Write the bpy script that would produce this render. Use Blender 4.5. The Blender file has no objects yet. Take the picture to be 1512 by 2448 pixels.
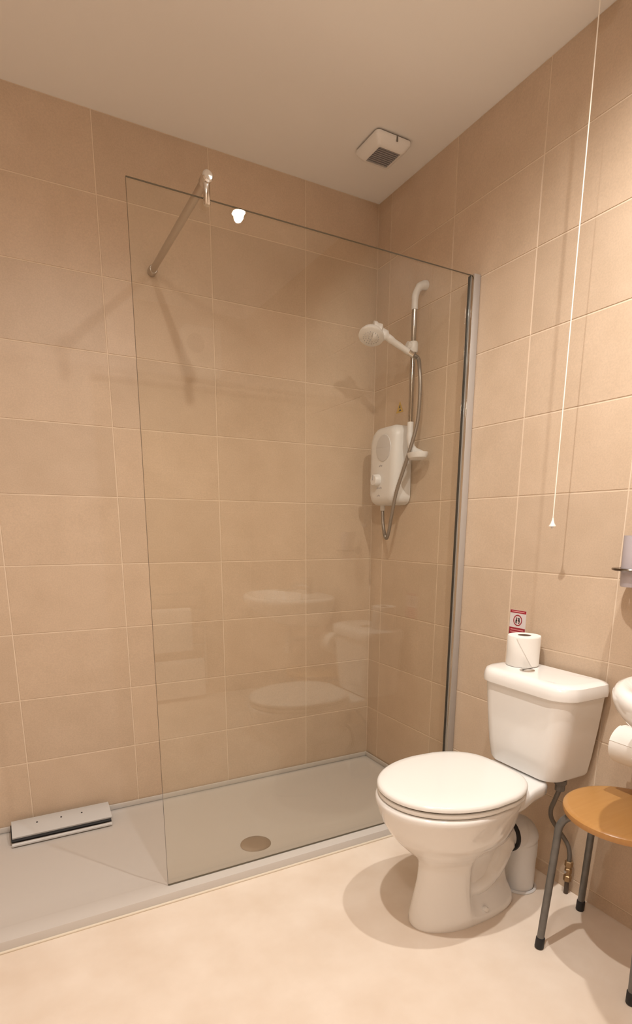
import bpy, bmesh, math, random
from mathutils import Vector, Matrix
random.seed(7)
S = bpy.context.scene
COL = S.collection
PI = math.pi

# ------------------------------------------------------------------ camera
W_PX, H_PX = 1512.0, 2448.0
F_PX, CX_PX, CY_PX = 1362.11, 775.98, 1570.55
CAM = Vector((-1.5523, -2.3488, 1.1827))
YAW, PITCH, ROLL = 0.50481, -0.21974, 0.00633
cd = bpy.data.cameras.new('camera')
cam = bpy.data.objects.new('camera', cd)
COL.objects.link(cam)
fw = Vector((math.sin(YAW)*math.cos(PITCH), math.cos(YAW)*math.cos(PITCH), math.sin(PITCH)))
rt = Vector((math.cos(YAW), -math.sin(YAW), 0))
up = rt.cross(fw)
rt, up = rt*math.cos(ROLL)+up*math.sin(ROLL), up*math.cos(ROLL)-rt*math.sin(ROLL)
cam.matrix_world = Matrix(((rt.x, up.x, -fw.x, CAM.x), (rt.y, up.y, -fw.y, CAM.y), (rt.z, up.z, -fw.z, CAM.z), (0, 0, 0, 1)))
cd.sensor_fit = 'VERTICAL'
cd.sensor_height = 36.0
cd.lens = F_PX/H_PX*36.0
cd.shift_x = -(CX_PX-W_PX/2)/H_PX
cd.shift_y = (CY_PX-H_PX/2)/H_PX
cd.clip_start = 0.02
S.camera = cam

# ------------------------------------------------------------------ world, exposure
wd = bpy.data.worlds.new('world'); S.world = wd; wd.use_nodes = True
wd.node_tree.nodes['Background'].inputs[0].default_value = (0.02, 0.018, 0.015, 1)
wd.node_tree.nodes['Background'].inputs[1].default_value = 0.2
S.view_settings.view_transform = 'Standard'
S.view_settings.look = 'None'
S.view_settings.gamma = 1.0
S.view_settings.use_curve_mapping = False
S.view_settings.exposure = 0.88

# ceiling downlights: x, y, watts
CEIL = 2.546
LAMPS = [(-0.504, -1.636, 37.0), (-1.15, -1.545, 45.5)]
LAMP_COL = (1.0, 0.965, 0.90)
LAMP_ANGLE = 163
LAMP_BLEND = 1.0
FILL_DOME = (-1.95, -2.35, 30.0)     # added fill dome behind the camera: x, y, emission strength

# ------------------------------------------------------------------ helpers
def ob(name, me, mat=None, parent=None, smooth=None):
    if isinstance(me, bmesh.types.BMesh):
        bm = me
        bmesh.ops.recalc_face_normals(bm, faces=bm.faces[:])
        me = bpy.data.meshes.new(name); bm.to_mesh(me); bm.free()
    o = bpy.data.objects.new(name, me)
    COL.objects.link(o)
    if mat is not None:
        for m in (mat if isinstance(mat, (list, tuple)) else [mat]): me.materials.append(m)
    if smooth is not None:
        for p in me.polygons: p.use_smooth = True
        me.set_sharp_from_angle(angle=math.radians(smooth))
    if parent is not None: o.parent = parent
    return o

def tag(o, label, cat, group=None):
    o['label'] = label; o['category'] = cat
    if group: o['group'] = group
    return o

def thing(name, label, cat, loc=(0, 0, 0), rz=0.0, group=None):
    o = bpy.data.objects.new(name, None); COL.objects.link(o)
    o.empty_display_size = 0.05
    o.location = loc; o.rotation_euler = (0, 0, rz)
    return tag(o, label, cat, group)

def struct(o):
    o['kind'] = 'structure'; return o

def box(bm, x0, x1, y0, y1, z0, z1, bev=0.0, seg=2):
    r = bmesh.ops.create_cube(bm, size=1.0)
    vs = r['verts']
    for v in vs:
        v.co = Vector(((x0+x1)/2+v.co.x*(x1-x0), (y0+y1)/2+v.co.y*(y1-y0), (z0+z1)/2+v.co.z*(z1-z0)))
    if bev > 0:
        es = list({e for v in vs for e in v.link_edges})
        bmesh.ops.bevel(bm, geom=es, offset=bev, segments=seg, affect='EDGES', profile=0.5)

def loft(bm, rings, cap0=True, cap1=True, closed=True):
    vr = [[bm.verts.new(p) for p in r] for r in rings]
    n = len(vr[0])
    for a, b in zip(vr, vr[1:]):
        for i in range(n if closed else n-1):
            j = (i+1) % n
            bm.faces.new((a[i], a[j], b[j], b[i]))
    if cap0: bm.faces.new(list(reversed(vr[0])))
    if cap1: bm.faces.new(vr[-1])
    return vr

def catmull(pts, n=8):
    P = [Vector(p) for p in pts]; out = []
    P = [P[0]*2-P[1]] + P + [P[-1]*2-P[-2]]
    for i in range(1, len(P)-2):
        p0, p1, p2, p3 = P[i-1:i+3]
        for k in range(n):
            t = k/n
            out.append(0.5*((2*p1)+(p2-p0)*t+(2*p0-5*p1+4*p2-p3)*t*t+(3*p1-p0-3*p2+p3)*t**3))
    out.append(P[-2]); return out

def tube(bm, pts, r, n=14, cap=True):
    P = [Vector(p) for p in pts]
    R = r if isinstance(r, (list, tuple)) else [r]*len(P)
    t0 = (P[1]-P[0]).normalized()
    ref = Vector((0, 0, 1)) if abs(t0.z) < 0.9 else Vector((1, 0, 0))
    u = t0.cross(ref).normalized(); rings = []
    for i, p in enumerate(P):
        if i == 0: t = t0
        elif i == len(P)-1: t = (P[i]-P[i-1]).normalized()
        else: t = ((P[i]-P[i-1]).normalized()+(P[i+1]-P[i]).normalized()).normalized()
        u = (u-t*u.dot(t)).normalized(); w = t.cross(u)
        rings.append([p+(u*math.cos(2*PI*k/n)+w*math.sin(2*PI*k/n))*R[i] for k in range(n)])
    loft(bm, rings, cap, cap)

def lathe(bm, prof, n=32, axis='Z', org=(0, 0, 0)):
    o = Vector(org); rings = []
    for r, h in prof:
        r = max(r, 1e-5); ring = []
        for k in range(n):
            c, s = math.cos(2*PI*k/n)*r, math.sin(2*PI*k/n)*r
            ring.append(o+(Vector((c, s, h)) if axis == 'Z' else Vector((h, c, s)) if axis == 'X' else Vector((c, h, s))))
        rings.append(ring)
    closed = tuple(prof[0]) == tuple(prof[-1])      # a ring-shaped solid has no end caps
    loft(bm, rings, not closed, not closed)
    if closed: bmesh.ops.remove_doubles(bm, verts=bm.verts[:], dist=1e-6)

def xf(bm, M):
    bmesh.ops.transform(bm, matrix=M, verts=bm.verts[:])

def rrect(cx, cy, hx, hy, r, z, seg=6, radii=None):
    """rounded rectangle ring at height z; radii for corners (+x+y, -x+y, -x-y, +x-y)"""
    rs = radii or (r, r, r, r); out = []
    for (sx, sy, a0), rr in zip(((1, 1, 0), (-1, 1, 90), (-1, -1, 180), (1, -1, 270)), rs):
        for k in range(seg+1):
            a = math.radians(a0+90*k/seg)
            out.append(Vector((cx+sx*(hx-rr)+rr*math.cos(a), cy+sy*(hy-rr)+rr*math.sin(a), z)))
    return out

# ------------------------------------------------------------------ materials
def mat(name, col, rough=0.5, metal=0.0, spec=0.5, coat=0.0, noise=None, bump=None, col2=None):
    m = bpy.data.materials.new(name); m.use_nodes = True
    nt = m.node_tree; b = nt.nodes['Principled BSDF']
    b.inputs['Base Color'].default_value = (*col, 1)
    b.inputs['Roughness'].default_value = rough
    b.inputs['Metallic'].default_value = metal
    b.inputs['Specular IOR Level'].default_value = spec
    b.inputs['Coat Weight'].default_value = coat
    if noise or bump:
        tc = nt.nodes.new('ShaderNodeTexCoord')
    if noise:
        n = nt.nodes.new('ShaderNodeTexNoise'); n.inputs['Scale'].default_value = noise[0]; n.inputs['Detail'].default_value = noise[1]
        nt.links.new(tc.outputs['Object'], n.inputs['Vector'])
        cr = nt.nodes.new('ShaderNodeValToRGB')
        cr.color_ramp.elements[0].position = 0.3; cr.color_ramp.elements[1].position = 0.7
        cr.color_ramp.elements[0].color = (*col, 1); cr.color_ramp.elements[1].color = (*(col2 or col), 1)
        nt.links.new(n.outputs['Fac'], cr.inputs[0]); nt.links.new(cr.outputs[0], b.inputs['Base Color'])
    if bump:
        n2 = nt.nodes.new('ShaderNodeTexNoise'); n2.inputs['Scale'].default_value = bump[0]; n2.inputs['Detail'].default_value = 3
        nt.links.new(tc.outputs['Object'], n2.inputs['Vector'])
        bp = nt.nodes.new('ShaderNodeBump'); bp.inputs['Strength'].default_value = bump[1]; bp.inputs['Distance'].default_value = bump[2]
        nt.links.new(n2.outputs['Fac'], bp.inputs['Height']); nt.links.new(bp.outputs[0], b.inputs['Normal'])
    return m

def tile_material():
    m = bpy.data.materials.new('beige_ceramic_tile'); m.use_nodes = True
    nt = m.node_tree; b = nt.nodes['Principled BSDF']
    tc = nt.nodes.new('ShaderNodeTexCoord'); oi = nt.nodes.new('ShaderNodeObjectInfo')
    mul = nt.nodes.new('ShaderNodeMath'); mul.operation = 'MULTIPLY'; mul.inputs[1].default_value = 37.0
    nt.links.new(oi.outputs['Random'], mul.inputs[0])
    add = nt.nodes.new('ShaderNodeVectorMath'); add.operation = 'ADD'
    nt.links.new(tc.outputs['Object'], add.inputs[0]); nt.links.new(mul.outputs[0], add.inputs[1])
    n1 = nt.nodes.new('ShaderNodeTexNoise'); n1.inputs['Scale'].default_value = 9.0; n1.inputs['Detail'].default_value = 4; n1.inputs['Roughness'].default_value = 0.55
    n2 = nt.nodes.new('ShaderNodeTexNoise'); n2.inputs['Scale'].default_value = 220.0; n2.inputs['Detail'].default_value = 2
    nt.links.new(add.outputs[0], n1.inputs['Vector']); nt.links.new(add.outputs[0], n2.inputs['Vector'])
    cr = nt.nodes.new('ShaderNodeValToRGB')
    e = cr.color_ramp.elements
    e[0].position = 0.3; e[0].color = (*TILE_A, 1)
    e[1].position = 0.72; e[1].color = (*TILE_B, 1)
    nt.links.new(n1.outputs['Fac'], cr.inputs[0])
    mix = nt.nodes.new('ShaderNodeMixRGB'); mix.blend_type = 'MULTIPLY'; mix.inputs[0].default_value = 0.22
    nt.links.new(cr.outputs[0], mix.inputs[1]); nt.links.new(n2.outputs['Fac'], mix.inputs[2])
    # slight shade difference from one tile to the next
    hs = nt.nodes.new('ShaderNodeHueSaturation')
    mr = nt.nodes.new('ShaderNodeMapRange'); mr.inputs['To Min'].default_value = 1.10; mr.inputs['To Max'].default_value = 1.20
    nt.links.new(oi.outputs['Random'], mr.inputs[0]); nt.links.new(mr.outputs[0], hs.inputs['Value'])
    nt.links.new(mix.outputs[0], hs.inputs['Color']); nt.links.new(hs.outputs[0], b.inputs['Base Color'])
    b.inputs['Roughness'].default_value = 0.42; b.inputs['Specular IOR Level'].default_value = 0.4
    bp = nt.nodes.new('ShaderNodeBump'); bp.inputs['Strength'].default_value = 0.15; bp.inputs['Distance'].default_value = 0.002
    nt.links.new(n1.outputs['Fac'], bp.inputs['Height']); nt.links.new(bp.outputs[0], b.inputs['Normal'])
    return m

TILE_A = (0.555, 0.422, 0.308)
TILE_B = (0.605, 0.466, 0.347)
M_TILE = tile_material()
M_GROUT = mat('cream_grout', (0.77, 0.63, 0.49), 0.85, noise=(60, 2), col2=(0.73, 0.59, 0.46))
M_CEIL = mat('matt_white_ceiling_paint', (0.92, 0.90, 0.88), 0.9, spec=0.2, bump=(160, 0.15, 0.001))
M_FLOOR = mat('beige_vinyl_floor', (0.76, 0.635, 0.525), 0.5, spec=0.35, noise=(7, 6), col2=(0.84, 0.73, 0.63), bump=(300, 0.05, 0.0005))
M_CERAMIC = mat('white_glazed_ceramic', (0.87, 0.85, 0.83), 0.10, coat=0.3)
M_SEAT = mat('white_gloss_plastic', (0.84, 0.82, 0.79), 0.16)
M_PLASTIC = mat('white_plastic', (0.74, 0.735, 0.74), 0.35)
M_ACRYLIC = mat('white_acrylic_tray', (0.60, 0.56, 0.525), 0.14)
M_SILICONE = mat('cream_silicone', (0.75, 0.66, 0.54), 0.5)
M_CHROME = mat('chrome', (0.72, 0.70, 0.68), 0.08, metal=1.0)
M_SATIN = mat('satin_chrome', (0.55, 0.50, 0.45), 0.3, metal=1.0)
M_CHANNEL = mat('polished_aluminium', (0.50, 0.47, 0.45), 0.34, metal=0.35)
M_STEEL = mat('grey_painted_steel', (0.15, 0.15, 0.145), 0.38, metal=0.55, noise=(40, 3), col2=(0.19, 0.185, 0.18))
M_BLACK = mat('black_rubber', (0.012, 0.012, 0.014), 0.55)
M_DARK = mat('dark_grey_mesh', (0.14, 0.125, 0.11), 0.7, noise=(900, 1), col2=(0.20, 0.18, 0.16))
M_PAPER = mat('white_tissue_paper', (0.86, 0.83, 0.79), 0.95, spec=0.1, bump=(500, 0.3, 0.0006))
M_CARD = mat('brown_cardboard', (0.22, 0.15, 0.11), 0.9)
M_FROST = mat('frosted_lilac_plastic', (0.50, 0.45, 0.48), 0.45)
M_BRONZE = mat('dark_chrome', (0.20, 0.16, 0.13), 0.2, metal=1.0)
M_RAIL = mat('smoky_chrome', (0.42, 0.38, 0.34), 0.1, metal=1.0)
M_HOSE = mat('grey_metal_hose', (0.30, 0.27, 0.25), 0.35, metal=0.8)
M_FAN = mat('white_fan_plastic', (0.86, 0.84, 0.82), 0.4)
M_BRASS = mat('tarnished_brass', (0.36, 0.24, 0.13), 0.35, metal=0.8)
M_BRAID = mat('braided_steel_hose', (0.20, 0.18, 0.16), 0.4, metal=0.7, bump=(700, 0.8, 0.002))
M_RED = mat('red_print', (0.33, 0.018, 0.035), 0.5)
M_PINK = mat('pale_red_print', (0.75, 0.32, 0.33), 0.5)
M_INK = mat('black_print', (0.02, 0.012, 0.015), 0.5)
M_WHITEPRINT = mat('white_print', (0.72, 0.66, 0.66), 0.5)
M_YELLOW = mat('yellow_sticker', (0.62, 0.40, 0.05), 0.5)
M_GREYPRINT = mat('grey_print', (0.36, 0.35, 0.37), 0.5)
M_TOWEL = mat('white_cotton_towel', (0.80, 0.77, 0.74), 0.95, spec=0.1, bump=(900, 0.5, 0.002))
M_CORD = mat('white_cord', (0.88, 0.82, 0.74), 0.7)

def wood_material():
    m = bpy.data.materials.new('varnished_beech'); m.use_nodes = True
    nt = m.node_tree; b = nt.nodes['Principled BSDF']
    tc = nt.nodes.new('ShaderNodeTexCoord'); mp = nt.nodes.new('ShaderNodeMapping'); mp.inputs['Scale'].default_value = (3, 40, 8)
    n = nt.nodes.new('ShaderNodeTexNoise'); n.inputs['Scale'].default_value = 2.5; n.inputs['Detail'].default_value = 5
    cr = nt.nodes.new('ShaderNodeValToRGB')
    cr.color_ramp.elements[0].position = 0.3; cr.color_ramp.elements[0].color = (0.47, 0.235, 0.072, 1)
    cr.color_ramp.elements[1].position = 0.75; cr.color_ramp.elements[1].color = (0.50, 0.26, 0.085, 1)
    nt.links.new(tc.outputs['Object'], mp.inputs[0]); nt.links.new(mp.outputs[0], n.inputs['Vector'])
    nt.links.new(n.outputs['Fac'], cr.inputs[0]); nt.links.new(cr.outputs[0], b.inputs['Base Color'])
    b.inputs['Roughness'].default_value = 0.3
    return m
M_WOOD = wood_material()

def glass_material():
    m = bpy.data.materials.new('clear_safety_glass'); m.use_nodes = True
    nt = m.node_tree; nt.nodes.clear()
    out = nt.nodes.new('ShaderNodeOutputMaterial')
    tr = nt.nodes.new('ShaderNodeBsdfTransparent'); tr.inputs[0].default_value = (0.965, 0.957, 0.935, 1)
    gl = nt.nodes.new('ShaderNodeBsdfGlossy'); gl.inputs['Roughness'].default_value = 0.0; gl.inputs['Color'].default_value = (0.95, 1, 0.96, 1)
    geo = nt.nodes.new('ShaderNodeNewGeometry')
    mr = nt.nodes.new('ShaderNodeMapRange'); mr.inputs['To Min'].default_value = 1.5; mr.inputs['To Max'].default_value = 1/1.5
    nt.links.new(geo.outputs['Backfacing'], mr.inputs[0])
    fr = nt.nodes.new('ShaderNodeFresnel'); nt.links.new(mr.outputs[0], fr.inputs['IOR'])
    mx = nt.nodes.new('ShaderNodeMixShader')
    nt.links.new(fr.outputs[0], mx.inputs[0]); nt.links.new(tr.outputs[0], mx.inputs[1]); nt.links.new(gl.outputs[0], mx.inputs[2])
    nt.links.new(mx.outputs[0], out.inputs[0])
    return m
M_GLASS = glass_material()
M_EDGE = mat('dark_glass_edge', (0.10, 0.085, 0.06), 0.2)

def emit(name, col, s):
    m = bpy.data.materials.new(name); m.use_nodes = True
    nt = m.node_tree; nt.nodes.clear()
    o = nt.nodes.new('ShaderNodeOutputMaterial'); e = nt.nodes.new('ShaderNodeEmission')
    e.inputs[0].default_value = (*col, 1); e.inputs[1].default_value = s
    nt.links.new(e.outputs[0], o.inputs[0]); return m
M_LED = emit('lit_lamp_face', (1.0, 0.9, 0.78), 60.0)

# ------------------------------------------------------------------ room shell
XL, YF = -2.72, -2.86           # left and front (behind the camera) wall planes
TH = 0.10
JOINT = 0.0042; TT = 0.0016      # grout joint, how far a tile stands proud of the grout
TW, TH_ = 0.4024, 0.25
Z0 = 2.298                       # a joint height; courses every 0.25 m

bm = bmesh.new(); box(bm, XL-TH, TH, YF-TH, TH, -0.08, 0.0)
struct(ob('floor', bm, M_FLOOR))
bm = bmesh.new(); box(bm, XL-TH, TH, YF-TH, TH, CEIL, CEIL+0.08)
struct(ob('ceiling', bm, M_CEIL))

TILE_CACHE = {}
def tile_mesh(w, h):
    """a tile lying in the local xz-plane, face towards -y, centred"""
    k = (round(w, 3), round(h, 3))
    if k in TILE_CACHE: return TILE_CACHE[k]
    bm = bmesh.new(); e = 0.0009
    def ring(dx, dz, y): return [Vector((sx*dx, y, sz*dz)) for sx, sz in ((-1, -1), (1, -1), (1, 1), (-1, 1))]
    loft(bm, [ring(w/2, h/2, TT+0.0003), ring(w/2, h/2, e), ring(w/2-e, h/2-e, 0.0)], cap0=False, cap1=True)
    bmesh.ops.recalc_face_normals(bm, faces=bm.faces[:])
    me = bpy.data.meshes.new('tile'); bm.to_mesh(me); bm.free(); me.materials.append(M_TILE)
    # make sure the face looks towards -y
    if me.polygons[-1].normal.y > 0: me.flip_normals()
    TILE_CACHE[k] = me; return me

def tile_wall(parent, us, place, rz, zmin=0.0, zfun=None):
    """us: joint positions along the wall; place(u) -> (x, y) on the tile face plane"""
    zs = [CEIL] + [Z0-k*TH_ for k in range(10)] + [0.0]
    for u0, u1 in zip(us, us[1:]):
        for z1, z0 in zip(zs, zs[1:]):
            zlo = max(z0, zfun((u0+u1)/2) if zfun else zmin)
            if z1-zlo < 0.02: continue
            w = u1-u0-JOINT; h = z1-zlo-JOINT
            if w < 0.02: continue
            o = bpy.data.objects.new('tile', tile_mesh(w, h)); COL.objects.link(o)
            x, y = place((u0+u1)/2)
            o.location = (x, y, (z1+zlo)/2); o.rotation_euler = (0, 0, rz); o.parent = parent

# back wall: face plane y = 0, looks towards -y
bm = bmesh.new(); box(bm, XL-TH, 0.0+TH, TT, TH, 0, CEIL)
wall_back = struct(ob('wall_back', bm, M_GROUT))
us = [XL] + sorted([-0.3534-k*TW for k in range(6) if -0.3534-k*TW > XL+0.03]) + [0.0]
tile_wall(wall_back, us, lambda u: (u, 0.0), 0.0)
# right wall: face plane x = 0, looks towards -x
bm = bmesh.new(); box(bm, TT, TH, YF-TH, TT, 0, CEIL)
wall_right = struct(ob('wall_right', bm, M_GROUT))
us = sorted([0.0] + [-0.0954-k*TW for k in range(7) if -0.0954-k*TW > YF+0.03] + [YF])
tile_wall(wall_right, us, lambda u: (0.0, u), -PI/2)
# left wall and the wall behind the camera
bm = bmesh.new(); box(bm, XL-TH, XL-TT, YF-TH, TT, 0, CEIL)
wall_left = struct(ob('wall_left', bm, M_GROUT))
tile_wall(wall_left, us, lambda u: (XL, u), PI/2)
bm = bmesh.new(); box(bm, XL-TT, TT, YF-TH, YF-TT, 0, CEIL)
wall_front = struct(ob('wall_front', bm, M_GROUT))
us = [XL] + sorted([-0.20-k*TW for k in range(7) if -0.20-k*TW > XL+0.03]) + [0.0]
tile_wall(wall_front, us, lambda u: (u, YF), PI)

# ------------------------------------------------------------------ recessed ceiling downlights
def downlight(x, y, watts, label):
    t = thing('ceiling_downlight', label, 'light', (x, y, CEIL), group='recessed ceiling downlights')
    bm = bmesh.new(); lathe(bm, [(0.027, -0.0005), (0.028, -0.006), (0.038, -0.006), (0.042, -0.003), (0.042, -0.0005)], 36)
    ob('bezel', bm, M_CHROME, t, 40)
    bm = bmesh.new(); lathe(bm, [(0.0, -0.0045), (0.0275, -0.0045), (0.0275, -0.0008), (0.0, -0.0008)], 36)
    ob('lamp_face', bm, M_LED, t)
    ld = bpy.data.lights.new('spot', 'SPOT'); ld.energy = watts; ld.color = LAMP_COL
    ld.spot_size = math.radians(LAMP_ANGLE); ld.spot_blend = LAMP_BLEND; ld.shadow_soft_size = 0.018
    lo = bpy.data.objects.new('lamp_beam', ld); COL.objects.link(lo); lo.parent = t; lo.location = (0, 0, -0.02)
downlight(*LAMPS[0], 'recessed downlight near the right wall, mirrored as the white spot atop the glass screen')
downlight(*LAMPS[1], 'small round recessed downlight in the middle of the ceiling, above the open floor')

t = thing('added_fill_dome', 'round glowing dome behind the viewpoint, added out of view to brighten the room', 'light', (FILL_DOME[0], FILL_DOME[1], CEIL))  # invented fill light, added to lift the upper walls and ceiling
bm = bmesh.new(); lathe(bm, [(0.0, -0.001), (0.15, -0.001), (0.15, -0.018), (0.142, -0.022), (0.0, -0.022)], 48); ob('base', bm, M_PLASTIC, t, 40)
bm = bmesh.new(); lathe(bm, [(0.138, -0.0225)]+[(0.138*math.cos(a), -0.0225-0.07*math.sin(a)) for a in [k*PI/20 for k in range(1, 11)]], 48); ob('fill_shade', bm, emit('fill_glow', (1.0, 0.965, 0.90), FILL_DOME[2]), t, 60)

# ------------------------------------------------------------------ shower tray
TX0, TX1, TYF = -1.80, -0.004, -0.685
RIM = 0.034
tray = thing('shower_tray', 'long low white acrylic shower tray along the back wall under the glass screen', 'shower tray', (-0.9, -0.35, 0))
def P(x, y, z): return Vector((x+0.9, y+0.35, z))
bm = bmesh.new()
def rr(x0, x1, y0, y1, r, z): return [v for v in rrect((x0+x1)/2+0.9, (y0+y1)/2+0.35, (x1-x0)/2, (y1-y0)/2, r, z, 5)]
yb = -0.004
loft(bm, [rr(TX0, TX1, TYF, yb, 0.012, 0.0015), rr(TX0, TX1, TYF+0.001, yb, 0.012, RIM-0.0025), rr(TX0+0.001, TX1-0.0005, TYF+0.0018, yb-0.001, 0.012, RIM-0.0007),
          rr(TX0+0.003, TX1-0.002, TYF+0.0035, yb-0.002, 0.012, RIM), rr(TX0+0.045, TX1-0.03, TYF+0.066, yb-0.03, 0.03, RIM),
          rr(TX0+0.052, TX1-0.036, TYF+0.072, yb-0.036, 0.03, RIM-0.001), rr(TX0+0.062, TX1-0.046, TYF+0.082, yb-0.046, 0.03, RIM-0.0025),
          rr(TX0+0.10, TX1-0.09, TYF+0.12, yb-0.09, 0.04, RIM-0.0045), rr(TX0+0.6, TX1-0.6, TYF+0.16, yb-0.3, 0.02, RIM-0.008)], cap0=True, cap1=True)
# low upstand along the two walls
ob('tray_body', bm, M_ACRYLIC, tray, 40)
bm = bmesh.new()
box(bm, TX0+0.9, TX1+0.9, yb-0.008+0.35, yb+0.35, RIM, 0.056, 0.003)
box(bm, TX1-0.008+0.9, TX1+0.9, TYF+0.07+0.35, yb-0.008+0.35, RIM, 0.056, 0.003)
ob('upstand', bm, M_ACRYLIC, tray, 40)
bm = bmesh.new(); tube(bm, [P(TX0, TYF-0.002, 0.003), P(TX1, TYF-0.002, 0.003)], 0.0045, 8)
ob('silicone_bead', bm, M_SILICONE, tray, 60)
bm = bmesh.new(); lathe(bm, [(0.0, RIM-0.0075), (0.057, RIM-0.0075), (0.057, RIM-0.004), (0.052, RIM-0.001), (0.03, RIM), (0.0, RIM+0.0005)], 40, org=P(-0.838, -0.532, 0))
ob('drain_cover', bm, M_SATIN, tray, 40)['label'] = 'round brownish chrome waste cover'

# ------------------------------------------------------------------ glass shower screen
GY, GX0, GZ0, GZ1 = -0.640, -1.192, RIM+0.0015, 2.052
scr = thing('shower_screen', 'tall frameless clear glass shower screen with a support bar to the back wall', 'shower screen', (-0.6, GY, RIM))
O = Vector((-0.6, GY, RIM))
bm = bmesh.new(); box(bm, GX0-O.x, -0.022-O.x, -0.004, 0.004, GZ0-O.z, GZ1-O.z)
pane = ob('glass_pane', bm, [M_GLASS, M_EDGE], scr)
for p in pane.data.polygons:
    p.material_index = 0 if abs(p.normal.y) > 0.9 else 1
bm = bmesh.new()
box(bm, -0.030-O.x, -0.0015-O.x, -0.016, 0.016, GZ0-O.z, GZ1+0.002-O.z, 0.0014, 2)
ob('wall_channel', bm, M_CHANNEL, scr, 40)['label'] = 'polished silver channel fixed to the tiles'
bm = bmesh.new(); box(bm, -0.0316-O.x, -0.0300-O.x, -0.0150, -0.0045, GZ0+0.002-O.z, GZ1-O.z, 0.0006, 2)
ob('chrome_bead', bm, M_CHROME, scr, 40)
bm = bmesh.new()
box(bm, -0.0325-O.x, -0.0297-O.x, 0.0043, 0.0140, GZ0+0.002-O.z, GZ1-O.z)
ob('gasket', bm, M_BLACK, scr)
BX, BZ = -0.985, 2.093
bm = bmesh.new(); tube(bm, [(BX-O.x, -0.012, BZ-O.z), (BX-O.x, -0.03-GY, BZ-O.z)], 0.0112, 18)
bar = ob('support_bar', bm, M_SATIN, scr, 40)
bm = bmesh.new(); lathe(bm, [(0.0, -0.002), (0.015, -0.002), (0.0155, -0.006), (0.0155, -0.030), (0.013, -0.033), (0.0, -0.033)], 28, 'Y', (BX-O.x, -GY, BZ-O.z))
ob('wall_flange', bm, M_SATIN, bar, 40)
bm = bmesh.new(); lathe(bm, [(0.0, -0.034), (0.011, -0.033), (0.0145, -0.029), (0.0145, 0.006), (0.012, 0.010), (0.0, 0.010)], 28, 'Y', (BX-O.x, 0, BZ-O.z))
ob('end_cap', bm, M_CHROME, bar, 40)
bm = bmesh.new(); lathe(bm, [(0.0, 2.030), (0.008, 2.030), (0.0095, 2.033), (0.0095, 2.088), (0.0, 2.088)], 24, 'Z', (BX-O.x, -0.0145, -O.z))
ob('glass_clamp', bm, M_CHROME, bar, 40)

# ------------------------------------------------------------------ electric shower unit, rail, handset
su = thing('electric_shower', 'white electric shower box fixed low on the right wall behind the glass', 'shower', (0, -0.20, 1.29))
bm = bmesh.new()
rings = []
for x, ins in ((-0.0015, 0.006), (-0.006, 0.0), (-0.060, 0.0), (-0.078, 0.006), (-0.088, 0.018), (-0.092, 0.034)):
    rr_ = max(0.045-ins*0.5, 0.012); ring = rrect(0, 0.163, 0.102-ins, 0.163-ins, rr_, 0, 6, (rr_*1.55, rr_, rr_*0.8, rr_))
    rings.append([Vector((x, p.x, p.y)) for p in ring])
loft(bm, rings)
casing = ob('casing', bm, M_PLASTIC, su, 35)
bm = bmesh.new()   # raised lens on the upper part of the front
rings = []
for x, s in ((-0.0905, 1.0), (-0.0945, 0.96), (-0.0955, 0.85)):
    rings.append([Vector((x, -0.018+math.cos(a)*0.055*s, 0.235+math.sin(a)*0.056*s)) for a in [2*PI*k/28 for k in range(28)]])
loft(bm, rings); ob('front_panel', bm, mat('pale_grey_plastic', (0.60, 0.595, 0.61), 0.3), su, 40)
bm = bmesh.new(); lathe(bm, [(0.0, -0.118), (0.020, -0.118), (0.024, -0.114), (0.026, -0.0915), (0.0, -0.0915)], 28, 'X', (0, 0.02, 0.105))
kn = ob('control_knob', bm, M_PLASTIC, su, 40)
bm = bmesh.new(); box(bm, -0.1205, -0.1175, 0.018, 0.022, 0.105, 0.126, 0.001); ob('pointer', bm, M_GREYPRINT, kn)
for zz, yy, n_ in ((0.160, 0.01, 3), (0.068, 0.026, 5), (0.036, 0.022, 3)):   # faint lettering, too small to read
    bm = bmesh.new()
    for k in range(n_): box(bm, -0.0928, -0.0918, yy-k*0.008-0.0045, yy-k*0.008, zz+0.002*(k % 2), zz+0.006+0.002*(k % 2))
    ob('front_marking', bm, M_GREYPRINT, su)
bm = bmesh.new(); lathe(bm, [(0.0, -0.022), (0.009, -0.022), (0.011, -0.018), (0.011, 0.004), (0.0, 0.004)], 18, 'Z', (-0.045, 0.045, 0))
ob('hose_outlet', bm, M_PLASTIC, su, 40)

RY, RX = -0.352, -0.055
rl = thing('shower_rail', 'vertical chrome riser rail with white brackets beside the electric shower', 'shower rail', (0, RY, 1.55))
bm = bmesh.new(); tube(bm, [(RX, 0, 0.03), (RX, 0, 0.515)], 0.0105, 20); ob('rail', bm, M_RAIL, rl, 40)
bm = bmesh.new()
tube(bm, catmull([(RX, 0, 0.475), (RX, 0, 0.505), (RX+0.003, 0.0, 0.530), (RX+0.018, 0.0, 0.556), (RX+0.038, 0.0, 0.567), (-0.002, 0.0, 0.570)], 6),
     [0.0125]*8+[0.0135]*10+[0.0155]*6+[0.017]*7, 18)
ob('upper_bracket', bm, M_PLASTIC, rl, 40)
bm = bmesh.new()
tube(bm, catmull([(RX, 0, 0.062), (RX, 0, 0.03), (RX+0.002, 0, -0.005), (RX+0.012, -0.006, -0.045), (-0.002, -0.012, -0.062)], 6), [0.0128]*9+[0.0145]*8+[0.017]*8, 18)
ob('lower_bracket', bm, M_PLASTIC, rl, 40)
bm = bmesh.new()
lathe(bm, [(0.0, 0.32), (0.016, 0.32), (0.019, 0.326), (0.019, 0.352), (0.016, 0.36), (0.0, 0.36)], 22, 'Z', (RX, 0, 0))
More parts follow.
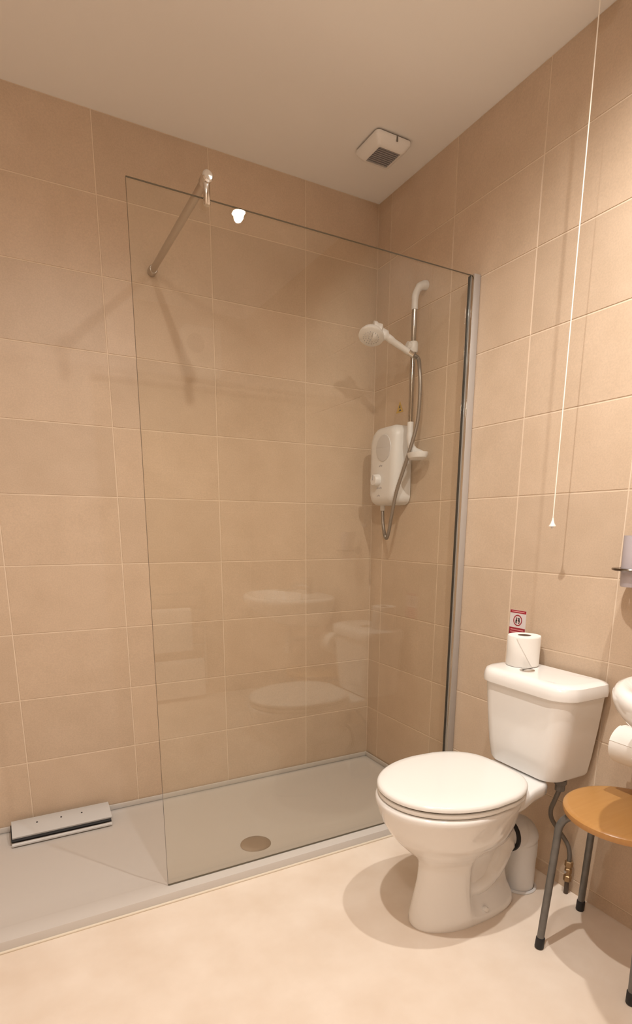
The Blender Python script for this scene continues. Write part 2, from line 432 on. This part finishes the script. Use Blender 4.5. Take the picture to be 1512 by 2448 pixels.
tube(bm, [(RX, 0.0, 0.34), (RX-0.028, 0.004, 0.345)], [0.013, 0.0155], 16)
ob('slider', bm, M_PLASTIC, rl, 40)
bm = bmesh.new()   # oval soap dish low on the rail
rings = [[Vector((RX-0.005+math.cos(a)*0.036*s, -0.062+math.sin(a)*0.050*s, z)) for a in [2*PI*k/26 for k in range(26)]] for s, z in ((0.55, -0.09), (0.88, -0.083), (1.0, -0.068), (1.0, -0.063), (0.93, -0.063), (0.8, -0.075))]
loft(bm, rings)
box(bm, RX-0.012, RX+0.012, -0.035, 0.012, -0.086, -0.058, 0.004)
ob('soap_dish', bm, M_PLASTIC, rl, 40)

hs = thing('shower_handset', 'white shower handset clipped on the riser rail with a grey hose looping down', 'shower head', (-0.09, -0.345, 1.893))
HO = Vector((-0.09, -0.345, 1.893))
hd = Vector((-0.220, -0.300, 1.922))           # head centre
pth = [Vector((-0.074, -0.354, 1.868)), Vector((-0.103, -0.343, 1.885)), Vector((-0.132, -0.332, 1.902)), Vector((-0.160, -0.322, 1.920)), Vector((-0.188, -0.311, 1.934)), hd+Vector((0.004, 0.0, 0.016))]
bm = bmesh.new(); tube(bm, [p-HO for p in catmull(pth, 5)], [0.0110]*6+[0.012]*6+[0.0135]*4+[0.020]*4+[0.031]*3+[0.036]*3, 18)
ob('handle', bm, M_PLASTIC, hs, 50)
nrm = Vector((-0.34, -0.30, -0.89)).normalized()
Q = nrm.to_track_quat('Z', 'Y').to_matrix().to_4x4(); Q.translation = hd-HO
bm = bmesh.new(); lathe(bm, [(0.0, -0.028), (0.022, -0.026), (0.040, -0.015), (0.049, -0.002), (0.050, 0.006), (0.046, 0.010), (0.0, 0.011)], 32); xf(bm, Q)
hdo = ob('head', bm, M_PLASTIC, hs, 45)
bm = bmesh.new()
for rr_, n_ in ((0.010, 6), (0.020, 12), (0.030, 18)):
    for k in range(n_):
        a = 2*PI*k/n_
        r = bmesh.ops.create_cone(bm, cap_ends=True, segments=6, radius1=0.0017, radius2=0.0012, depth=0.003)
        bmesh.ops.translate(bm, vec=(rr_*math.cos(a), rr_*math.sin(a), 0.0125), verts=r['verts'])
xf(bm, Q); nz = ob('nozzles', bm, M_GREYPRINT, hdo); nz['kind'] = 'stuff'
bm = bmesh.new(); d_ = (pth[0]-pth[1]).normalized()
tube(bm, [pth[0]-HO-d_*0.004, pth[0]-HO+d_*0.018], [0.0125, 0.0115], 18); ob('collar', bm, M_CHROME, hs, 40)
bm = bmesh.new()
st = pth[0]+d_*0.012
hp = [st, st+d_*0.03, Vector((-0.050, -0.392, 1.80)), Vector((-0.050, -0.400, 1.72)), Vector((-0.052, -0.392, 1.60)), Vector((-0.075, -0.365, 1.47)), Vector((-0.092, -0.322, 1.34)), Vector((-0.085, -0.282, 1.24)),
      Vector((-0.075, -0.250, 1.175)), Vector((-0.066, -0.222, 1.148)), Vector((-0.056, -0.192, 1.165)), Vector((-0.049, -0.168, 1.21)), Vector((-0.045, -0.155, 1.268))]
hp = catmull(hp, 26)
tube(bm, [p-HO for p in hp], [0.0078 if i % 2 else 0.0068 for i in range(len(hp))], 12)
ob('hose', bm, M_HOSE, hs, 70)['label'] = 'ribbed grey metal hose'

# yellow warning sticker
ws = bmesh.new()
def prism(bm, pts, y0, y1):
    a = [Vector((p[0], y0, p[1])) for p in pts]; b = [Vector((p[0], y1, p[1])) for p in pts]
    loft(bm, [a, b])
prism(ws, [(-0.026, 0.0), (0.026, 0.0), (0.0, 0.046)], 0.0, -0.0008); xf(ws, Matrix.Rotation(-PI/2, 4, 'Z'))
wst = tag(ob('warning_sticker', ws, M_YELLOW), 'tiny yellow triangular warning sticker on the tiles above the electric shower', 'sticker')
wst.location = (-0.0004, -0.200, 1.678)
bm = bmesh.new(); prism(bm, [(-0.010, 0.006), (0.012, 0.006), (0.004, 0.014)], -0.0008, -0.0012); prism(bm, [(-0.006, 0.018), (0.005, 0.018), (0.002, 0.032), (-0.002, 0.028)], -0.0008, -0.0012)
xf(bm, Matrix.Rotation(-PI/2, 4, 'Z')); ob('symbol', bm, M_INK, wst)

# ------------------------------------------------------------------ white strip lying against the back wall
st_ = thing('white_plastic_strip', 'white plastic strip with three small holes leaning on the back wall in the tray', 'bath strip', (-1.465, -0.07, RIM))
L2 = 0.180
M_STRIP = mat('pale_grey_plastic_strip', (0.60, 0.585, 0.575), 0.35)
def strip_pt(t, h): # t 0 front bottom .. 1 back top
    a = Vector((0, -0.062, 0.004)); b = Vector((0, 0.050, 0.034)); d = (b-a); n = Vector((0, -d.z, d.y)).normalized()
    return a+d*t+n*h
def slab(bm, t0, t1, h0, h1, x0, x1):
    prof = [strip_pt(t0, h0), strip_pt(t0, h1), strip_pt(t0+0.05*(t1-t0), h1+0.002), strip_pt(t0+0.5*(t1-t0), h1+0.004), strip_pt(t0+0.95*(t1-t0), h1+0.001), strip_pt(t1, h1-0.002), strip_pt(t1, h0)]
    loft(bm, [[p+Vector((x, 0, 0)) for p in prof] for x in (x0, x1)])
bm = bmesh.new(); slab(bm, 0.17, 1.0, 0.008, 0.016, -L2+0.008, L2)
ob('plate', bm, M_STRIP, st_, 30)
bm = bmesh.new(); slab(bm, 0.08, 0.9, 0.002, 0.0075, -L2+0.004, L2-0.004); ob('rubber_seal', bm, M_BLACK, st_, 30)
bm = bmesh.new()
prof = [(-0.006, 0.0), (0.004, 0.0), (0.006, 0.004), (0.003, 0.010), (-0.003, 0.010), (-0.006, 0.006)]
loft(bm, [[Vector((x, -0.066+p[0], 0.001+p[1])) for p in prof] for x in (-L2+0.006, L2-0.004)])
ob('front_lip', bm, M_STRIP, st_, 30)
for fx in (-0.085, 0.0, 0.075):
    c = strip_pt(0.66, 0.0201); n = (strip_pt(0.6, 1)-strip_pt(0.6, 0)).normalized()
    bm = bmesh.new(); lathe(bm, [(0.0, -0.002), (0.0032, -0.002), (0.0032, 0.0006), (0.0, 0.0006)], 14)
    q = n.to_track_quat('Z', 'Y').to_matrix().to_4x4(); q.translation = c+Vector((fx, 0, 0)); xf(bm, q)
    ob('screw_hole', bm, M_INK, st_)

# ------------------------------------------------------------------ toilet (local +x points away from the wall)
AX = -1.150
wc = thing('toilet', 'white close-coupled toilet with its lid down, against the right wall', 'toilet', (0, AX, 0), PI)
def sstep(a, b, x):
    t = min(1.0, max(0.0, (x-a)/(b-a))); return t*t*(3-2*t)
def egg(front, rear, hw, z, dc=None, nb=2.0, n=112):
    dc = (front*0.55+rear*0.45) if dc is None else dc
    out = []
    for k in range(n):
        a = 2*PI*k/n; c, s = math.cos(a), math.sin(a)
        if c >= 0: out.append(Vector((dc+(front-dc)*c, hw*s, z)))
        else:
            e = 2.0/nb
            out.append(Vector((dc-(dc-rear)*abs(c)**e, hw*math.copysign(abs(s)**e, s), z)))
    wz = sstep(.02, .06, z)*(1-sstep(.20, .262, z))       # recessed flanks behind the front column
    for p in out: p.y *= 1-.42*wz*(1-sstep(.385, .425, p.x))
    return out
bm = bmesh.new()
secs = [(0.000, .575, .195, .088, 2.8), (0.010, .580, .190, .091, 2.8), (.03, .579, .193, .089, 2.8), (.06, .574, .20, .082, 2.7), (.10, .566, .208, .074, 2.6), (.15, .556, .215, .070, 2.5), (.19, .553, .22, .072, 2.4),
        (.213, .556, .225, .079, 2.3), (.235, .572, .225, .092, 2.2), (.264, .604, .225, .117, 2.2), (.295, .634, .225, .138, 2.1), (.325, .656, .222, .153, 2.1), (.355, .673, .22, .165, 2.1),
        (.385, .684, .215, .177, 2.1), (.405, .690, .212, .184, 2.1), (.418, .692, .212, .186, 2.1), (.425, .690, .214, .184, 2.1), (.4285, .683, .220, .177, 2.1), (.429, .673, .228, .168, 2.1)]
loft(bm, [egg(f, r, h, z, nb=nb) for z, f, r, h, nb in secs])
# deck that carries the cistern
def deckring(z, i):
    return [Vector((d, s*(w-i), z)) for d, w, s in ((0.40, .168, 1), (0.30, .150, 1), (0.235, .128, 1), (0.19, .118, 1), (0.165, .112, 1), (0.155, .10, 1), (0.155, .10, -1), (0.165, .112, -1), (0.19, .118, -1), (0.235, .128, -1), (0.30, .150, -1), (0.40, .168, -1))]
loft(bm, [deckring(.378, .02), deckring(.388, .004), deckring(.396, 0), deckring(.418, 0), deckring(.425, .004), deckring(.427, .010)])
# trapway and outlet spigot
tp = catmull([(.44, 0, .10), (.38, 0, .085), (.32, 0, .095), (.275, 0, .135), (.245, 0, .185), (.215, 0, .212), (.165, 0, .215)], 6)
tube(bm, tp, [.05]*8+[.052]*8+[.054]*8+[.052]*6+[.046]*7, 24)
pan = ob('pan', bm, M_CERAMIC, wc, 50)
for s in (1, -1):
    bm = bmesh.new(); lathe(bm, [(0.0, -0.006), (0.0085, -0.006), (0.0085, 0.003), (0.006, 0.006), (0.0, 0.007)], 18)
    q = Vector((0, s, 0.25)).to_track_quat('Z', 'Y').to_matrix().to_4x4(); q.translation = Vector((.355, s*0.081, .035)); xf(bm, q)
    ob('fixing_cap', bm, M_SEAT, pan, 40)
# seat ring and lid
def lidring(ins, z):
    f, r, hw, dc = .687-ins, .246+ins, .190-ins, .450
    out = []
    n = 60
    for k in range(n):
        a = 2*PI*k/n; c, s = math.cos(a), math.sin(a)
        if c >= 0: out.append(Vector((dc+(f-dc)*c, hw*math.copysign(abs(s)**0.96, s), z)))
        else:
            e = 2/4.2
            d = dc-(dc-r)*abs(c)**e
            y = hw*math.copysign(abs(s)**e, s)
            k2 = 1-0.27*((dc-d)/(dc-r))**2.2
            out.append(Vector((d, y*k2, z)))
    return out
bm = bmesh.new()
loft(bm, [lidring(.010, .4315), lidring(.003, .433), lidring(.001, .438), lidring(.003, .4445), lidring(.010, .446)])
ob('seat', bm, M_SEAT, wc, 40)
bm = bmesh.new()
loft(bm, [lidring(.004, .4503), lidring(0.0, .4525), lidring(0.0, .459), lidring(.003, .464), lidring(.010, .4675), lidring(.03, .4695), lidring(.08, .4705), lidring(.14, .4708)])
ob('seat_lid', bm, M_SEAT, wc, 40)
bm = bmesh.new(); loft(bm, [lidring(.0085, .4455), lidring(.0085, .4508)]); loft(bm, [lidring(.0085, .4285), lidring(.0085, .4320)]); ob('gap_shade', bm, M_DARK, wc)  # dark rings standing in for shade in the gaps above and below the seat
for s in (1, -1):
    bm = bmesh.new(); tube(bm, [(.256, s*.055, .438), (.256, s*.09, .438)], .007, 16); box(bm, .250, .262, s*.072-.008, s*.072+.008, .4275, .438)
    ob('hinge', bm, M_SEAT, wc, 40)
# cistern
bm = bmesh.new(); rings = []
def cis(x1, hy, r, z, x0=0.018): return rrect((x0+x1)/2, 0, (x1-x0)/2, hy, r, z, 8, (r, .008, .008, r))
loft(bm, [cis(.165, .112, .045, .4295), cis(.180, .134, .052, .434), cis(.185, .141, .054, .445), cis(.190, .150, .055, .50), cis(.194, .162, .055, .60), cis(.197, .171, .055, .700)])
ob('cistern', bm, M_CERAMIC, wc, 40)
bm = bmesh.new()
loft(bm, [cis(.206, .178, .068, .7005), cis(.212, .181, .072, .703), cis(.213, .182, .073, .715), cis(.211, .180, .073, .730), cis(.206, .178, .071, .739), cis(.197, .169, .067, .7445), cis(.180, .152, .06, .7465), cis(.10, .06, .02, .7470, .06)])
clid = ob('cistern_lid', bm, M_CERAMIC, wc, 40)
bm = bmesh.new(); lathe(bm, [(0.0, .746), (.0235, .746), (.0235, .749), (.020, .7515), (.0, .7535)], 30, 'Z', (.128, -.036, 0))
fb = ob('flush_button', bm, M_CHROME, clid, 40)
bm = bmesh.new(); box(bm, .1035, .1525, -.0368, -.0352, .7520, .7540); ob('button_split', bm, M_DARK, fb)
bm = bmesh.new()     # faint oval maker's mark near the front edge of the lid
for yy in (0.088, 0.098, 0.108):
    for k in range(10):
        a0, a1 = 0.5+k*0.5, 0.5+(k+1)*0.5
        pts = [Vector((.176+math.cos(a)*r*1.0, yy+math.sin(a)*r, .7467)) for a, r in ((a0, .0035), (a1, .0035), (a1, .0046), (a0, .0046))]
        bm.faces.new([bm.verts.new(p) for p in pts])
ob('maker_mark', bm, mat('pale_blue_print', (0.62, 0.66, 0.72), 0.4), clid)

# waste connector behind the pan
wcx = thing('waste_connector', 'white plastic elbow waste pipe behind the toilet going into the floor', 'pipe', (-0.125, AX, 0))
bm = bmesh.new()
tube(bm, catmull([(-.072, 0, .213), (-.045, 0, .213), (-.018, 0, .203), (-.003, 0, .176), (0, 0, .13), (0, 0, .07), (0, 0, .001)], 6), [.058]*8+[.0565]*10+[.052]*8+[.05]*11, 28)
ob('elbow', bm, M_PLASTIC, wcx, 50)
bm = bmesh.new(); lathe(bm, [(.0465, -.080), (.058, -.080), (.0585, -.0725), (.0465, -.0725), (.0465, -.080)], 32, 'X', (0, 0, .213)); ob('rubber_seal', bm, M_BLACK, wcx, 40)
bm = bmesh.new(); lathe(bm, [(.0525, .001), (.060, .001), (.060, .004), (.0525, .007), (.0525, .001)], 32); ob('floor_collar', bm, M_PLASTIC, wcx, 40)

# water supply
ws_ = thing('water_supply_hose', 'braided flexible hose with a small isolating valve under the cistern', 'hose', (-0.022, -1.262, 0))
bm = bmesh.new(); tube(bm, [(0, 0, .001), (0, 0, .055)], .0075, 14); ob('supply_pipe', bm, mat('grey_capped_pipe', (0.10, 0.075, 0.06), 0.5, metal=0.4), ws_, 40)
bm = bmesh.new()
lathe(bm, [(0, .048), (.013, .048), (.013, .066), (.0095, .068), (.0095, .074), (.0115, .076), (.0115, .092), (.0095, .094), (.0095, .099), (.0135, .101), (.0135, .118), (.009, .120), (0, .120)], 6)
vv = ob('isolating_valve', bm, M_BRASS, ws_)
bm = bmesh.new(); lathe(bm, [(0, -.016), (.005, -.016), (.005, -.008), (0, -.008)], 12, 'X', (0, 0, .084)); ob('screw_slot', bm, M_CHROME, vv)
bm = bmesh.new()
tube(bm, catmull([(0, 0, .12), (.002, 0.003, .145), (.0, .014, .175), (-.015, .040, .215), (-.045, .048, .26), (-.078, .030, .31), (-.090, .010, .355), (-.085, .0, .40), (-.085, .0, .428)], 6), .0072, 12)
ob('flexible_hose', bm, M_BRAID, ws_, 60)
bm = bmesh.new(); lathe(bm, [(0, .392), (.015, .392), (.015, .412), (.019, .414), (.019, .4285), (0, .4285)], 8, 'Z', (-.085, .0, 0)); ob('cistern_nut', bm, M_DARK, ws_)

# toilet roll on the cistern
tr = thing('toilet_roll', 'upright white toilet roll standing on the cistern lid', 'toilet roll', (-0.078, -1.047, 0.7478))
bm = bmesh.new()
lathe(bm, [(.0215, 0.0), (.051, 0.0), (.0525, .002), (.0525, .097), (.051, .0995), (.0215, .0995), (.0215, .0)], 48)
ob('paper', bm, M_PAPER, tr, 40)
bm = bmesh.new(); lathe(bm, [(.0195, .0005), (.0214, .0005), (.0214, .099), (.0195, .099), (.0195, .0005)], 36); ob('cardboard_core', bm, M_CARD, tr, 40)
bm = bmesh.new()     # folded triangular end of the sheet
N = 14
def cyl(a, z, r): return Vector((math.cos(a)*r, math.sin(a)*r, z))
top = [cyl(math.radians(196+k*(290-196)/N), .0965, .0530) for k in range(N+1)]
low = [cyl(math.radians(196+k*(290-196)/N), max(.004, .0965-(.0925)*min(1, (k/N)/0.62)) if k/N < .62 else .004, .0534) for k in range(N+1)]
top2 = [cyl(math.radians(196+k*(290-196)/N), .0965, .0538) for k in range(N+1)]
low2 = [p*1.0+Vector((p.x, p.y, 0)).normalized()*.0005 for p in low]
for a, b, c, d in zip(top2, top2[1:], low2[1:], low2):
    bm.faces.new([bm.verts.new(p) for p in (a, b, c, d)])
bmesh.ops.remove_doubles(bm, verts=bm.verts[:], dist=1e-5)
bmesh.ops.solidify(bm, geom=bm.faces[:], thickness=0.0006)
ob('folded_end', bm, M_PAPER, tr, 40)

# ------------------------------------------------------------------ notice on the tiles
nt_ = thing('notice_sticker', 'small white and red prohibition notice on the tiles above the toilet roll', 'sign', (-0.0003, -0.9435, 0.80))
def flat(bm, y0, y1, z0, z1, d0, d1): box(bm, -d1, -d0, y0, y1, z0, z1)
bm = bmesh.new(); flat(bm, -.036, .036, 0.0, .112, 0, .0007); ob('backing', bm, M_WHITEPRINT, nt_)
bm = bmesh.new(); flat(bm, -.0355, .0355, .1015, .1115, .0007, .0010); ob('top_band', bm, M_RED, nt_)
bm = bmesh.new(); flat(bm, -.028, .028, .1052, .1080, .0010, .0012); ob('top_lettering', bm, M_PINK, nt_)
bm = bmesh.new(); flat(bm, -.0355, .0355, .001, .050, .0007, .0010); ob('lower_panel', bm, M_RED, nt_)
for zz, wv in ((.0425, .029), (.0345, .030), (.026, .026), (.0175, .029), (.009, .024)):
    bm = bmesh.new(); flat(bm, -wv, wv, zz-.0014, zz+.0014, .0010, .0012); ob('text_line', bm, M_PINK, nt_)
bm = bmesh.new(); lathe(bm, [(.0160, -.0007), (.0196, -.0007), (.0196, -.0011), (.0160, -.0011), (.0160, -.0007)], 36, 'X', (0, 0, .0762)); ob('prohibition_ring', bm, M_RED, nt_)
bm = bmesh.new()
for s, y_ in ((1, .0058), (-1, -.0058)):
    prof = [(y_-.0030*s, .0655), (y_+.0030*s, .0655), (y_+.0040*s, .0735), (y_+.0026*s, .0785), (y_+.0020*s, .0845), (y_-.0018*s, .0868), (y_-.0040*s, .0835), (y_-.0022*s, .0785), (y_-.0042*s, .0765), (y_-.0010*s, .0700)]
    loft(bm, [[Vector((-x, p[0], p[1])) for p in prof] for x in (.0007, .0011)])
ob('pictogram', bm, M_INK, nt_)
bm = bmesh.new(); box(bm, -.0013, -.0010, -.0168, .0168, -.0006, .0006); xf(bm, Matrix.Translation((0, 0, .0762)) @ Matrix.Rotation(math.radians(45), 4, 'X')); ob('prohibition_bar', bm, M_PINK, nt_)

# ------------------------------------------------------------------ pull cord
PC = (-0.118, -1.152)
pc = thing('pull_cord_switch', 'white ceiling pull cord with a small cone handle hanging beside the right wall', 'pull cord', (PC[0], PC[1], CEIL))
bm = bmesh.new(); lathe(bm, [(0, -.048), (.014, -.048), (.026, -.040), (.036, -.014), (.040, -.001), (0, -.001)], 32); ob('switch_base', bm, M_PLASTIC, pc, 40)
bm = bmesh.new(); tube(bm, [(0, 0, -.047), (0, 0, 1.218-CEIL)], .0016, 8); ob('cord', bm, M_CORD, pc, 40)
bm = bmesh.new(); lathe(bm, [(0, 1.221-CEIL), (.0025, 1.221-CEIL), (.0035, 1.214-CEIL), (.0055, 1.206-CEIL), (.0105, 1.198-CEIL), (.0105, 1.1965-CEIL), (.004, 1.1955-CEIL), (.0035, 1.191-CEIL), (0, 1.190-CEIL)], 20)
ob('pull_handle', bm, M_SEAT, pc, 40)

# ------------------------------------------------------------------ extractor fan on the ceiling
ef = thing('extractor_fan', 'square white extractor fan with a grey grille on the ceiling above the shower', 'extractor fan', (-0.204, -0.326, CEIL))
bm = bmesh.new(); loft(bm, [rrect(0, 0, .068, .068, .012, -.001), rrect(0, 0, .068, .068, .012, -.007)]); ob('base_plate', bm, M_DARK, ef)
bm = bmesh.new()
loft(bm, [rrect(0, 0, .074, .074, .014, -.006), rrect(0, 0, .075, .075, .014, -.010), rrect(0, 0, .074, .074, .014, -.018), rrect(0, 0, .058, .058, .012, -.036), rrect(0, 0, .050, .050, .008, -.040), rrect(0, 0, .0455, .0455, .003, -.040), rrect(0, 0, .0455, .0455, .003, -.028)])
ob('cover', bm, M_FAN, ef, 40)
bm = bmesh.new(); box(bm, -.0452, .0452, -.0452, .0452, -.034, -.0285); gb_ = ob('grille', bm, M_DARK, ef)
for k in range(9):
    bm = bmesh.new(); y_ = -.04+k*.01; box(bm, -.0450, .0450, y_-.0022, y_+.0022, -.0385, -.0342); ob('slat', bm, M_GREYPRINT, gb_)
bm = bmesh.new(); box(bm, .006, .012, -.0768, -.0735, -.024, -.008, .001); ob('cover_clip', bm, M_DARK, ef)

# ------------------------------------------------------------------ stool
st2 = thing('stool', 'round wooden stool with grey tubular legs beside the toilet, below the basin', 'stool', (-0.175, -1.525, 0))
SO = Vector((-0.175, -1.525, 0))
bm = bmesh.new(); lathe(bm, [(0, .4365), (.150, .4365), (.156, .439), (.159, .447), (.158, .455), (.153, .4595), (.145, .461), (0, .461)], 64); ob('seat', bm, M_WOOD, st2, 40)
feet = [(-0.307, -1.398), (-0.055, -1.342), (-0.262, -1.652), (-0.022, -1.62)]
for fx, fy in feet:
    f = Vector((fx, fy, 0))-SO; d = Vector((f.x, f.y, 0)); dn = d.normalized(); ctr = Vector((0.03, 0.02, 0))
    topo = d*0.90
    pts = [f+Vector((0, 0, .010)), topo+Vector((0, 0, .355)), topo*0.985+Vector((0, 0, .390)), topo*0.90+Vector((0, 0, .415)), topo*0.74+Vector((0, 0, .4245)), topo*0.30+Vector((0, 0, .4245))]
    bm = bmesh.new()
    pp = [pts[0], pts[0].lerp(pts[1], .5)]+catmull(pts[1:], 6)
    tube(bm, pp, .0105, 16); lg = ob('leg', bm, M_STEEL, st2, 50)
    ax = (pts[1]-pts[0]).normalized()
    bm = bmesh.new(); tube(bm, [f+Vector((0, 0, .001)), f+ax*.003+Vector((0, 0, .001)), f+ax*.034, f+ax*.036], [.0115, .0130, .0125, .0115], 18); ob('rubber_foot', bm, M_BLACK, lg, 40)
    bm = bmesh.new(); e_ = topo*0.68; box(bm, e_.x-.014, e_.x+.014, e_.y-.014, e_.y+.014, .4300, .4368, .003); ob('seat_bracket', bm, M_DARK, lg)

# ------------------------------------------------------------------ wash basin
BC = -1.80
ba = thing('wash_basin', 'white oval wash basin at the right edge, above the stool', 'basin', (0, BC, 0), PI)
def bas(F, hw, z, back=.004, nb=3.2, cx=None):
    out = []; n = 56; dc = F*0.42
    for k in range(n):
        a = 2*PI*k/n; c, s = math.cos(a), math.sin(a)
        if c >= 0: out.append(Vector((dc+(F-dc)*abs(c)**(2/2.2), hw*math.copysign(abs(s)**(2/2.2), s), z)))
        else: out.append(Vector((dc-(dc-back)*abs(c)**(2/nb), hw*math.copysign(abs(s)**(2/nb), s), z)))
    return out
bm = bmesh.new()
outer = [(.17, .10, .655), (.24, .16, .665), (.31, .215, .69), (.365, .252, .722), (.405, .277, .752), (.428, .292, .778), (.438, .299, .800), (.438, .300, .815), (.432, .295, .827), (.420, .284, .832)]
rings = [bas(F, h, z) for F, h, z in outer]
def inner(s, z):
    return [Vector((.255+math.cos(a)*.152*s, math.sin(a)*.235*s, z)) for a in [2*PI*k/56 for k in range(56)]]
rings += [inner(1.0, .830), inner(.97, .822), inner(.88, .78), inner(.68, .735), inner(.35, .715), inner(.1, .712)]
loft(bm, rings); bowl = ob('bowl', bm, M_CERAMIC, ba, 50)
bm = bmesh.new(); lathe(bm, [(0, .712), (.02, .712), (.02, .7145), (.012, .7135), (0, .7135)], 24, 'Z', (.255, 0, 0)); ob('plug_hole', bm, M_CHROME, ba, 40)
bm = bmesh.new()
lathe(bm, [(0, .830), (.024, .830), (.024, .836), (.019, .842), (.018, .905), (.014, .912), (0, .913)], 24, 'Z', (.062, 0, 0))
tube(bm, catmull([(.07, 0, .870), (.11, 0, .884), (.15, 0, .882), (.165, 0, .868)], 5), .010, 14)
tp_ = ob('tap', bm, M_CHROME, ba, 40)
bm = bmesh.new(); box(bm, .045, .115, -.008, .008, .913, .922, .003); ob('lever', bm, M_CHROME, tp_, 40)
bm = bmesh.new(); lathe(bm, [(0, .50), (.022, .50), (.026, .506), (.026, .565), (.017, .575), (.017, .656), (0, .656)], 20, 'Z', (.20, 0, 0))
tube(bm, [(.20, 0, .575), (.004, 0, .575)], .016, 16); ob('bottle_trap', bm, M_CHROME, ba, 40)

# toilet roll holder with its roll on the wall
rh = thing('roll_holder', 'chrome toilet roll holder fixed to the tiles under the basin', 'roll holder', (0, -1.480, 0.618))
bm = bmesh.new(); lathe(bm, [(0, -.0015), (.022, -.0015), (.022, -.006), (.010, -.010), (.008, -.045), (0, -.045)], 24, 'X', (0, -.072, .0)); ob('wall_plate', bm, M_CHROME, rh, 40)
bm = bmesh.new(); tube(bm, catmull([(-.035, -.072, 0), (-.070, -.072, 0), (-.088, -.066, 0), (-.095, -.05, 0)], 5)+[Vector((-.095, .062, 0))], .0055, 12); ob('arm', bm, M_CHROME, rh, 40)
r2 = thing('toilet_roll', 'white toilet roll hung on its side on the wall holder under the basin', 'toilet roll', (-0.095, -1.480, 0.618))
bm = bmesh.new(); lathe(bm, [(.0215, -.05), (.051, -.05), (.0535, -.046), (.0535, .046), (.051, .05), (.0215, .05), (.0215, -.05)], 48, 'Y', (0, 0, -.014)); ob('paper', bm, M_PAPER, r2, 40)
bm = bmesh.new(); lathe(bm, [(.0195, -.049), (.0213, -.049), (.0213, .049), (.0195, .049), (.0195, -.049)], 36, 'Y', (0, 0, -.014)); ob('cardboard_core', bm, M_CARD, r2, 40)
bm = bmesh.new()
shp = [(-.0545*math.cos(a), -.014+.0545*math.sin(a)) for a in [math.radians(80-k*10) for k in range(7)]]
for (a, b) in zip(shp, shp[1:]):
    bm.faces.new([bm.verts.new(Vector(p)) for p in ((a[0], -.049, a[1]), (a[0], .049, a[1]), (b[0], .049, b[1]), (b[0], -.049, b[1]))])
bmesh.ops.remove_doubles(bm, verts=bm.verts[:], dist=1e-6); bmesh.ops.solidify(bm, geom=bm.faces[:], thickness=.0006)
ob('loose_sheet', bm, M_PAPER, r2, 40)

# tumbler in a wall ring
th_ = thing('tumbler_holder', 'dark chrome wall ring holding the tumbler above the basin', 'tumbler holder', (-0.066, -1.391, 1.083))
bm = bmesh.new(); lathe(bm, [(.0350, -.003), (.0545, -.003), (.0560, 0), (.0545, .003), (.0350, .003), (.0350, -.003)], 48); ob('ring', bm, M_BRONZE, th_, 40)
bm = bmesh.new(); box(bm, .050, .066-.0025, -.012, .012, -.004, .004, .002); lathe(bm, [(0, .0645), (.02, .0645), (.02, .058), (0, .056)], 24, 'X'); ob('wall_mount', bm, M_BRONZE, th_, 40)
tb = thing('tumbler', 'frosted pale lilac tumbler standing in the wall ring', 'tumbler', (-0.066, -1.391, 1.036))
bm = bmesh.new(); lathe(bm, [(0, .0), (.0285, 0), (.0305, .003), (.0330, .05), (.0345, .1365), (.0325, .1365), (.0305, .05), (.0285, .006), (0, .006)], 40); ob('cup', bm, M_FROST, tb, 40)

# ------------------------------------------------------------------ things behind the camera that show only as reflections
fh = thing('fan_heater', 'white wall fan heater with a round grille, seen only mirrored in the glass screen', 'heater', (-0.325, YF, 2.14))
bm = bmesh.new(); rings = []
for y, i in ((.002, .0), (.085, .0), (.10, .008), (.106, .02)):
    rings.append([Vector((p.x, y, p.y)) for p in rrect(0, .145, .125-i, .145-i, .03, 0, 6)])
loft(bm, rings); ob('casing', bm, M_SEAT, fh, 40)
bm = bmesh.new(); lathe(bm, [(0, .107), (.055, .107), (.06, .104), (.06, .1025), (0, .1025)], 32, 'Y', (-.05, 0, .18)); ob('grille', bm, M_GREYPRINT, fh, 40)
tr_ = thing('towel_rail', 'chrome ladder towel rail, seen only mirrored in the glass screen', 'towel rail', (-0.66, YF, 0))
for s in (-1, 1):
    bm = bmesh.new(); tube(bm, [(s*.28, .07, .10), (s*.28, .07, .80)], .015, 14); ob('upright', bm, M_CHROME, tr_, 40)
for z in (.15, .27, .39, .51, .63, .75):
    bm = bmesh.new(); tube(bm, [(-.282, .07, z), (.282, .07, z)], .010, 12); ob('rung', bm, M_CHROME, tr_, 40)
for s in (-1, 1):
    for z in (.18, .72):
        bm = bmesh.new(); tube(bm, [(s*.28, .002, z), (s*.28, .06, z)], .009, 10); ob('wall_bracket', bm, M_CHROME, tr_, 40)
def towel(name, label, x0, x1, zt, zb):
    bm = bmesh.new(); r = .0165
    prof = [(.07-r-.004, zb+.04)]+[(.07+r*math.cos(a), zt+r*math.sin(a)) for a in [PI-k*PI/8 for k in range(9)]]+[(.07+r+.004, zt-.1), (.07+r+.006, zb)]
    for a, b in zip(prof, prof[1:]):
        bm.faces.new([bm.verts.new(Vector(p)) for p in ((x0, a[0], a[1]), (x1, a[0], a[1]), (x1, b[0], b[1]), (x0, b[0], b[1]))])
    bmesh.ops.remove_doubles(bm, verts=bm.verts[:], dist=1e-6); bmesh.ops.solidify(bm, geom=bm.faces[:], thickness=-.008)
    o = ob(name, bm, M_TOWEL, None, 50); o.location = (-0.66, YF, 0)
    tag(o, label, 'towel')
towel('towel', 'white towel on the upper rung of the towel rail, seen only mirrored in the glass', -.26, .18, .63, .36)
towel('towel', 'white towel on a lower rung of the towel rail, seen only mirrored in the glass', -.26, .26, .27, .03)
